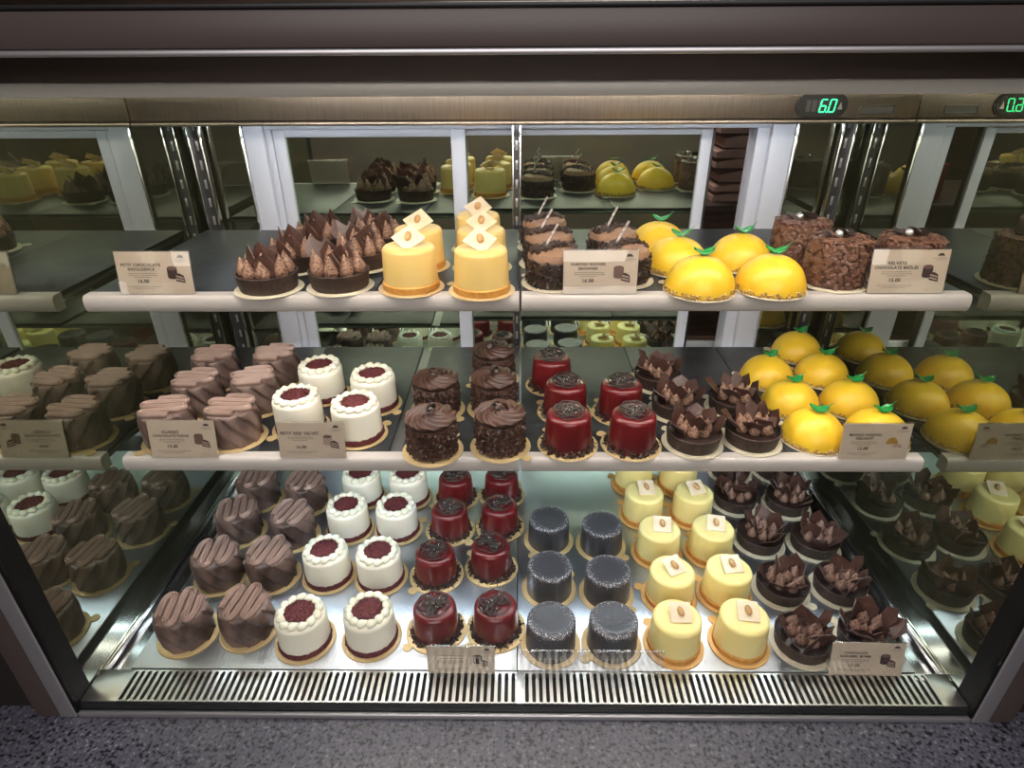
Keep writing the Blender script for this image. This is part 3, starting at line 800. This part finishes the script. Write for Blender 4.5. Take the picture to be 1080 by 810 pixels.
def make_red(upper, seed):
    rg = random.Random(seed)
    t = thing('red_glazed_cake', '', 'cake')
    board(t, M['gold'], .0455)
    rb, H = (.0345, .0575) if upper else (.0335, .0530)
    b = B()
    lathe(b, [(0, Z0), (rb+.0006, Z0), (rb+.001, .004), (rb, H*.5)]+[(rb-.0015-.0085+.0085*math.cos(a), H-.0085+.0085*math.sin(a)) for a in [PI/2*k/8 for k in range(9)]]+[(.012, H+.0003), (0, H+.0003)], 64)
    obj('cake_body', b, M['red'], t)
    b = B()
    for _ in range(230):
        a = rg.uniform(0, 2*PI); z = .0025+abs(rg.gauss(0, .0042)); r = rb+.0018-max(0, z-.004)*.12+(rg.uniform(0, .004) if z < .005 else 0)
        chunk(b, (r*math.cos(a), r*math.sin(a), z), rg.uniform(.0016, .0032), .7, rg)
    for _ in range(40):
        a = rg.uniform(0, 2*PI); r = rg.uniform(.038, .0435); chunk(b, (r*math.cos(a), r*math.sin(a), .0028), rg.uniform(.0007, .0013), .6, rg)
    obj('crumb_ring', b, M['crumb'], t, smooth=False)
    b = B(); RL = .0225 if upper else .0232
    for q in range(28 if upper else 21):
        r0 = rg.uniform(.0045, .0080); d = math.sqrt(rg.random())*(RL-r0); a0 = rg.uniform(0, 6.28); zz = rg.uniform(0, .0022); e = rg.uniform(.6, 1.1)
        tlx, tly = rg.uniform(-.25, .25), rg.uniform(-.25, .25)
        tube(b, [(d*math.cos(a0)+r0*math.cos(u), d*math.sin(a0)+r0*e*math.sin(u), zz+.0008*(1-d/RL)+tlx*r0*math.cos(u)+tly*r0*math.sin(u)) for u in [2*PI*k/16 for k in range(18)]], .00095, 5, closed=True)
    tube(b, [(RL*math.cos(u)*(1+.05*math.sin(7*u)), RL*math.sin(u)*(1+.05*math.sin(7*u)), .0012) for u in [2*PI*k/40 for k in range(40)]], .0010, 5, closed=True)
    if upper: tl = Matrix.Translation((0, -.003, H+.0042)) @ Matrix.Rotation(.10, 4, 'X')
    else: tl = Matrix.Translation((0, .0015, H+.0022))
    bmesh.ops.transform(b, matrix=tl, verts=b.verts)
    o = obj('chocolate_lace', b, M['lace'], t)
    b = B()
    for q in range(9):
        a = rg.uniform(0, 6.28); r = rg.uniform(.002, .017); chunk(b, tl @ Vector((r*math.cos(a), r*math.sin(a), .0036)), .0008, .5, rg)
    obj('sugar_fleck', b, M['fleck'], o, smooth=False)
    return t

def make_dusted(seed):
    t = thing('sugar_dusted_chocolate_cake', '', 'cake')
    board(t, M['gold'])
    b = B(); lathe(b, [(0, Z0), (.0362, Z0), (.0368, .004), (.0360, .03)]+[(.0352-.0045+.0045*math.cos(a), .0478+.0045*math.sin(a)) for a in [PI/2*k/6 for k in range(7)]]+[(.025, .0524), (.018, .0519), (0, .0518)], 56)
    obj('cake_body', b, M['dusted'], t)
    return t

# where every cake stands: columns from left to right, each from the front row backwards
LAY = dict(
 L=[[(-.499, .112), (-.499, .226), (-.509, .335), (-.509, .430)], [(-.410, .122), (-.412, .229), (-.407, .325), (-.412, .420)]],
 M=[[(-.320, .103), (-.320, .232), (-.313, .345), (-.309, .440)], [(-.222, .108), (-.232, .228), (-.224, .345), (-.218, .440)]],
 N=[[(-.127, .122), (-.140, .234), (-.128, .345), (-.126, .440)], [(-.037, .125), (-.049, .250), (-.037, .355), (-.036, .446)]],
 O=[[(.0445, .098), (.047, .204), (.051, .318)], [(.1345, .099), (.139, .195), (.143, .305)]],
 P=[[(.225, .098), (.238, .188), (.238, .286), (.230, .386), (.229, .482)], [(.322, .101), (.328, .193), (.330, .289), (.322, .386), (.318, .480)]],
 Q=[[(.413, .099), (.422, .203), (.425, .315), (.416, .425), (.437, .522)], [(.507, .101), (.515, .204), (.518, .305), (.513, .416), (.529, .525)]],
 F=[[(-.532, .263), (-.530, .358), (-.542, .451)], [(-.435, .268), (-.438, .364), (-.436, .457)]],
 G=[[(-.346, .298), (-.340, .404)], [(-.250, .277), (-.244, .372)]],
 H=[[(-.130, .235), (-.137, .355)], [(-.030, .246), (-.043, .358), (-.047, .465)]],
 I=[[(.071, .250), (.073, .345), (.055, .440)], [(.166, .250), (.162, .343)]],
 J=[[(.259, .255), (.255, .350), (.243, .447)], [(.349, .262), (.351, .358)]],
 K=[[(.4425, .2665), (.446, .362), (.442, .459)], [(.538, .2665), (.5435, .363), (.543, .466), (.538, .566)]],
 A=[[(-.341, .271), (-.333, .366), (-.326, .462)], [(-.246, .279), (-.236, .376), (-.230, .471)]],
 B=[[(-.148, .274), (-.150, .372)], [(-.052, .262), (-.057, .365), (-.068, .462)]],
 C=[[(.045, .292), (.042, .383), (.039, .474)], [(.141, .306), (.139, .398)]],
 D=[[(.237, .259), (.228, .355), (.220, .451)], [(.332, .265), (.326, .374)]],
 E=[[(.426, .291), (.417, .392)], [(.522, .295)]])
INFO = dict(
 L=('fudge cake with zigzag ribbon', ZD, 'fudge ribbon cakes on the deck'), M=('white red velvet cake', ZD, 'red velvet cakes on the deck'),
 N=('dark red glazed lace topped cake', ZD, 'red glazed cakes on the deck'), O=('dark sugar dusted chocolate cake', ZD, 'sugar dusted cakes on the deck'),
 P=('lemon yellow cake with white square', ZD, 'lemon yellow cakes on the deck'), Q=('dark chocolate tart with shards', ZD, 'chocolate tarts on the deck'),
 F=('fudge cake with zigzag ribbon', ZM, 'fudge ribbon cakes on the middle shelf'), G=('white red velvet cake', ZM, 'red velvet cakes on the middle shelf'),
 H=('chocolate swirl cake', ZM, 'chocolate swirl cakes'), I=('red glazed lace topped cake', ZM, 'red glazed cakes on the middle shelf'),
 J=('chocolate tart with shards', ZM, 'chocolate tarts on the middle shelf'), K=('yellow dome with green leaf', ZM, 'yellow domes on the middle shelf'),
 A=('chocolate tart with cream peaks', ZT, 'chocolate tarts on the upper shelf'), B=('tall yellow cake with diamond plaque', ZT, 'tall yellow cakes'),
 C=('tan topped brownie cake', ZT, 'almond brownie cakes'), D=('yellow dome with green leaf', ZT, 'yellow domes on the upper shelf'),
 E=('brown shaving covered cake', ZT, 'shaving covered cakes'))
PROTO = dict(
 tart=[make_tart(11, M['silver']), make_tart(23, M['silver'])],
 tartj=[make_tart(71, M['silver'], True, 'meringue'), make_tart(83, M['silver'], True, 'meringue')],
 tartd=[make_tart(41, M['silver'], True), make_tart(52, M['silver'], True), make_tart(67, M['silver'], True)],
 yu=[make_yellow(True)], yl=[make_yellow(False)], brownie=[make_brownie(3), make_brownie(4)], dome=[make_dome(1), make_dome(2)],
 brulee=[make_brulee(5)], fudge=[make_fudge(1, M['gold']), make_fudge(9, M['gold'])], velvet=[make_velvet(1), make_velvet(6)],
 swirl=[make_swirl(2)], ru=[make_red(True, 3)], rl=[make_red(False, 8), make_red(False, 15)], dusted=[make_dusted(1)])
KIND = dict(L='fudge', M='velvet', N='rl', O='dusted', P='yl', Q='tartd', F='fudge', G='velvet', H='swirl', I='ru', J='tartj', K='dome', A='tart', B='yu', C='brownie', D='dome', E='brulee')
LV = {ZD: 'bottom deck', ZM: 'middle shelf', ZT: 'upper shelf'}
used = set()
for k, cols in LAY.items():
    desc, z, grp = INFO[k]
    for ci, colm in enumerate(cols):
        nr = len(colm)
        for ri, (x, y) in enumerate(colm):
            row = 'front row' if ri == 0 else 'back row' if ri == nr-1 else ('second row' if ri == 1 else 'third row' if ri == 2 else 'fourth row')
            if nr == 1: row = 'behind the price card'
            label = '%s, %s, %s, %s column' % (desc, LV[z], row, 'left' if ci == 0 else 'right')
            if k in 'FL':
                rz = (PI/2+R.uniform(-.2, .2)+.12) if k == 'F' else R.uniform(-.15, .15)+(.22 if ci == 0 else -.12)
            elif k == 'P': rz = R.uniform(-.35, .35)
            elif k == 'B': rz = R.uniform(-.25, .25)
            elif k == 'C': rz = R.uniform(-.25, .25)
            elif k in 'DK': rz = R.uniform(-.3, .3)
            elif k == 'I': rz = R.uniform(-.25, .25)
            elif k == 'E': rz = R.uniform(-.3, .3)
            elif k in 'AJ': rz = R.uniform(-.3, .3)
            else: rz = R.randrange(4)*PI/2+R.uniform(-.25, .25)
            pr = PROTO[KIND[k]]; p = pr[(ri*2+ci) % len(pr)] if len(pr) < 3 else pr[(ri+ci*2+ord(k)) % len(pr)]
            if p.name not in used:
                used.add(p.name); p.location = (x, y, z); p.rotation_euler = (0, 0, rz); p['label'] = label; p['group'] = grp
            else:
                dup(p, (x, y, z), rz, label, grp)

# ------------------------------------------------------------------ price cards
def text_bm(b, s, size, cx, cy, z, track=1.0, width=None):
    cu = bpy.data.curves.new('txt', 'FONT'); cu.body = s; cu.size = size; cu.align_x = 'CENTER'; cu.space_character = track; cu.extrude = .00008; cu.offset = size*.028; cu.resolution_u = 3
    o = bpy.data.objects.new('txt', cu); COL.objects.link(o)
    dg = bpy.context.evaluated_depsgraph_get(); dg.update()
    me = bpy.data.meshes.new_from_object(o.evaluated_get(dg))
    xs = [v.co.x for v in me.vertices]; k = width/max(1e-6, max(xs)-min(xs)) if width else 1
    me.transform(Matrix.Translation((cx, cy, z)) @ Matrix.Scale(k, 4))
    b.from_mesh(me); bpy.data.meshes.remove(me); bpy.data.objects.remove(o); bpy.data.curves.remove(cu)
UP = Matrix.Rotation(PI/2, 4, 'X')      # text plane -> standing, facing the front
def card(loc, label, title, price, pic, tilt, w=.100, h=.058, rz=0, paper=True, dim=False):
    t = thing('price_card', label, 'price card', loc, rz, 'price cards')
    TL = Matrix.Rotation(-tilt, 4, 'X')
    b = B()
    box(b, -w/2, w/2, -.0024, -.0012, .0, h, .0002); box(b, -w/2, w/2, .0008, .0020, .0, h, .0002); box(b, -w/2, w/2, -.0024, .0020, h, h+.0012, .0002)
    bmesh.ops.transform(b, matrix=TL, verts=b.verts)
    if paper is False:
        o = obj('acrylic_sleeve', b, M['acrylic'], t)
        b = B(); box(b, -w/2, w/2, .0021, .0031, .0, .0012); obj('acrylic_foot', b, M['acrylic'], t); return t
    obj('acrylic_sleeve', b, M['acrylic'], t)
    b = B(); box(b, -w/2+.001, w/2-.001, -.0007, .0003, .0006, h-.0006); bmesh.ops.transform(b, matrix=TL, verts=b.verts)
    cp = obj('paper_card', b, M['paper'], t, smooth=False)
    def flat(name, fn, m):
        b = B(); fn(b); bmesh.ops.transform(b, matrix=TL @ Matrix.Translation((0, -.00078, 0)) @ UP, verts=b.verts)
        o = obj(name, b, m, cp, smooth=False); return o
    cx = -w*.165
    if title:
        o = flat('title_print', lambda b: [text_bm(b, s, .0058, cx, h*.655-i*.0056, 0, 1.12, .0035*len(s)) for i, s in enumerate(title)], M['ink'])
        o['label'] = 'printed name ' + ' '.join(title).title()
    title = title or []
    yb = h*.655-(len(title) or 2)*.0056
    if price:
        o = flat('price_print', lambda b: text_bm(b, price, .0060, cx, h*.27, 0, 1.1, .0145), M['ink'])
        o['label'] = 'printed price '+price
    rg = random.Random(label)
    def lines(b):
        rows = [(yb+.0015, .036), (yb-.0010, .036), (yb-.0035, .022), (h*.175, .044), (h*.13, .028)]+([] if title else [(h*.655, .030), (h*.55, .026)])
        for y, L in rows:
            x = cx-L/2
            while x < cx+L/2:
                d = rg.uniform(.0016, .0048); prism(b, [(x, y), (x+d, y), (x+d, y+.0008), (x, y+.0008)], 0, .0001); x += d+.0008
    flat('fine_print', lines, M['ink_soft'])
    def logo(b):
        prism(b, [(w*.375+.0042*math.cos(PI*k/10), h*.855+.0034*math.sin(PI*k/10)) for k in range(11)], 0, .0001)
        prism(b, [(w*.375-.0048, h*.845), (w*.375+.0048, h*.845), (w*.375+.0048, h*.85), (w*.375-.0048, h*.85)], 0, .0001)
    flat('logo_print', logo, M['ink'])
    def logo2(b):
        x = w*.375-.009
        for q in range(9): prism(b, [(x+q*.002, h*.79), (x+q*.002+.0013, h*.79), (x+q*.002+.0013, h*.805), (x+q*.002, h*.805)], 0, .0001)
        prism(b, [(w*.375-.0055, h*.755), (w*.375+.0055, h*.755), (w*.375+.0055, h*.762), (w*.375-.0055, h*.762)], 0, .0001)
    flat('logo_line', logo2, M['ink_soft'])
    def arc(b):
        for c0, r0, a0, a1 in ((-w*.30, .010, .3, 2.8), (w*.30, .008, 0, 3.1), (w*.40, .006, .2, 2.9), (-w*.12, .008, .2, 2.6)):
            pts = [(c0+r0*math.cos(a0+(a1-a0)*k/14), .0015+r0*.6*math.sin(a0+(a1-a0)*k/14), .0001) for k in range(15)]
            tube(b, pts, .00022, 4, flat=.3)
    flat('ornament_print', arc, M['ink_pink'])
    c1, c2, dome = pic
    X, Y = w*.24, h*.38
    def ell(cx_, cy_, rx, ry, a0=0, a1=2*PI, n=24): return [(cx_+rx*math.cos(a0+(a1-a0)*k/n), cy_+ry*math.sin(a0+(a1-a0)*k/n)) for k in range(n+1)]
    if dome:
        flat('picture_print', lambda b: prism(b, ell(X, Y+.003, .0085, .0105, 0, PI), 0, .0001), M[c1])
        flat('picture_slice', lambda b: prism(b, ell(X+.0085, Y-.004, .0078, .0075, .15, PI-.3), 0, .00015), M[c2])
    else:
        flat('picture_print', lambda b: prism(b, ell(X, Y+.0015, .0066, .0030, PI, 2*PI, 12)+ell(X, Y+.0125, .0066, .0030, 0, PI, 12), 0, .0001), M[c1])
        flat('picture_top', lambda b: prism(b, ell(X, Y+.0125, .0060, .0024), .0001, .0002), M['pic_mid'])
        flat('picture_slice', lambda b: prism(b, [(X+.0035, Y-.004), (X+.0035, Y+.004), (X+.0085, Y+.0065), (X+.0145, Y+.003), (X+.0155, Y-.0065)], .0001, .0002), M['pic_choc'])
        flat('picture_filling', lambda b: [prism(b, [(X+.0042, Y+dy), (X+.0042, Y+.0022+dy), (X+.0135, Y-.0003+dy), (X+.0138, Y-.0025+dy)], .0002, .0003) for dy in (-.002, .0016)], M[c2])
    return t
ch = ('pic_choc', 'pic_light', False)
card((-.4810, .2480, ZT+.0006), 'beige price card at the left end of the upper shelf', ['PETIT CHOCOLATE', 'INDULGENCE'], '16.00', ch, .16, .100, .056)
card((.1035, .2465, ZT+.0006), 'beige price card in front of the brownie cakes', ['ALMOND ROCHER', 'BROWNIE'], '16.00', ('pic_mid', 'pic_light', False), .13, .098, .057)
card((.5015, .2470, ZT+.0006), 'beige price card in front of the brown shaving covered cakes', ['VELVETE', 'CHOCOLATE BRÛLÉE'], '15.00', ch, .16, .100, .057)
card((-.4900, .2145, ZM+.0006), 'beige price card in front of the ribbon fudge cakes', ['CLASSIC', 'CHOCOLATE FUDGE'], '15.00', ('pic_mid', 'pic_light', False), .20, .099, .058)
card((-.3020, .2145, ZM+.0006), 'beige price card in front of the white velvet cakes', ['PETIT RED VELVET'], '16.00', ('pic_light', 'pic_light', False), .16, .098, .056)
card((.5060, .2130, ZM+.0006), 'beige price card in front of the middle shelf yellow domes', ['MANGO PASSION', 'DELIGHT'], '15.00', ('pic_yellow', 'pic_light', True), .12, .098, .057)
card((-.0830, .0505, .0193), 'greyish price card standing in front of the dark red cakes', None, None, ch, .10, .096, .050)
card((.4820, .0505, .0193), 'greyish price card leaning on the front chocolate tarts', ['CHOCOLATE', 'CARAMEL BOMB'], '15.00', ch, .22, .102, .054, rz=-.02)
for x, lb in ((.048, 'empty clear acrylic stand before the left dusted chocolate cake'), (.150, 'empty clear acrylic stand before the right dusted chocolate cake')):
    o = card((x, .0505, .0193), lb, None, None, None, .06, .098, .044, paper=False); o['group'] = 'empty acrylic stands'; o.name = 'acrylic_stand'; o['category'] = 'acrylic stand'

# ------------------------------------------------------------------ things behind the rear doors
rk = thing('back_shelf', 'dark wooden shelf unit behind the sliding glass doors', 'shelf', (0, 1.05, -.94))
b = B(); box(b, -.9, .9, 0, .36, 1.372, 1.40, .003); box(b, -.9, .9, 0, .36, .86, .89, .003); obj('shelf_board', b, M['wood'], rk)
for x in (-.9, .86):
    b = B(); box(b, x, x+.04, 0, .36, 0, 1.3715, .003); obj('side_panel', b, M['wood'], rk)
rg = random.Random(4)
z = -.94+1.4002
for i in range(9):
    h = rg.uniform(.022, .034); w = .36+rg.uniform(-.02, .02)
    b = B(); nx = 14; top = []; bot = []
    x0 = .50+rg.uniform(-.015, .015)
    prof = []
    for k in range(nx+1): u = k/nx; prof.append((x0+w*u, h*(1-.35*(2*u-1)**6)*(.9-.1*math.sin(u*7+i))))
    vs0 = [b.verts.new((x, 1.10, z)) for x, q in prof]; vs1 = [b.verts.new((x, 1.10, z+q-.0015)) for x, q in prof]
    vs2 = [b.verts.new((x, 1.34, z)) for x, q in prof]; vs3 = [b.verts.new((x, 1.34, z+q-.0015)) for x, q in prof]
    for k in range(nx):
        b.faces.new((vs0[k], vs0[k+1], vs1[k+1], vs1[k])); b.faces.new((vs3[k], vs3[k+1], vs2[k+1], vs2[k]))
        b.faces.new((vs1[k], vs1[k+1], vs3[k+1], vs3[k])); b.faces.new((vs2[k], vs2[k+1], vs0[k+1], vs0[k]))
    b.faces.new((vs0[0], vs1[0], vs3[0], vs2[0])); b.faces.new((vs0[nx], vs2[nx], vs3[nx], vs1[nx]))
    bmesh.ops.recalc_face_normals(b, faces=b.faces)
    o = obj('paper_bag', b, M['bag']); tag(o, 'folded brown paper bag in the stack behind the door gap', 'paper bag', 'stacked paper bags')
    z += h
for i, (x, w, h, m, lb) in enumerate(((-.62, .16, .10, 'redbox', 'red carton behind the left sliding door, leftmost'), (-.40, .20, .07, 'redbox', 'low red carton behind the left sliding door'), (.12, .18, .09, 'redbox', 'red carton behind the right sliding door'))):
    b = B(); box(b, x, x+w, 1.10, 1.26, .4602, .4602+h, .003)
    o = obj('carton', b, M[m]); tag(o, lb, 'box')

# ------------------------------------------------------------------ light
def area(name, loc, rot, sx, sy, power, col):
    l = bpy.data.lights.new(name, 'AREA'); l.shape = 'RECTANGLE'; l.size = sx; l.size_y = sy; l.energy = power; l.color = col
    o = bpy.data.objects.new(name, l); COL.objects.link(o); o.location = loc; o.rotation_euler = rot; return o
area('shop_ceiling_light', (0, -1.1, 1.88), (0, 0, 0), 1.6, .5, 9, (.92, .93, 1))
area('added_front_fill', (0, -2.2, 1.45), (1.05, 0, 0), 2.6, 1.1, 36, (1, .93, .88))  # fill added to brighten fascia, cards, shelf lips and hood
area('added_wall_fill', (0, -1.7, 1.75), (-.75, 0, 0), 3.0, .2, 24, (1, .92, .86))  # fill added so the front wall throws soft light on the hood
area('added_back_fill', (.2, 1.55, 1.88), (0, 0, 0), .8, .3, 24, (1, .88, .80))  # fill added to brighten the bags and cartons behind the doors
w = bpy.data.worlds.new('world'); S.world = w; w.use_nodes = True
w.node_tree.nodes['Background'].inputs['Color'].default_value = (.02, .018, .017, 1)
w.node_tree.nodes['Background'].inputs['Strength'].default_value = 1

vs = S.view_settings
S.display_settings.display_device = 'sRGB'
vs.view_transform = 'Standard'; vs.look = 'None'; vs.gamma = 1; vs.exposure = 0; vs.use_curve_mapping = False
S.cycles.max_bounces = 14; S.cycles.glossy_bounces = 8; S.cycles.transparent_max_bounces = 24; S.cycles.diffuse_bounces = 4
S.cycles.sample_clamp_indirect = 6
S.cycles.use_denoising = True
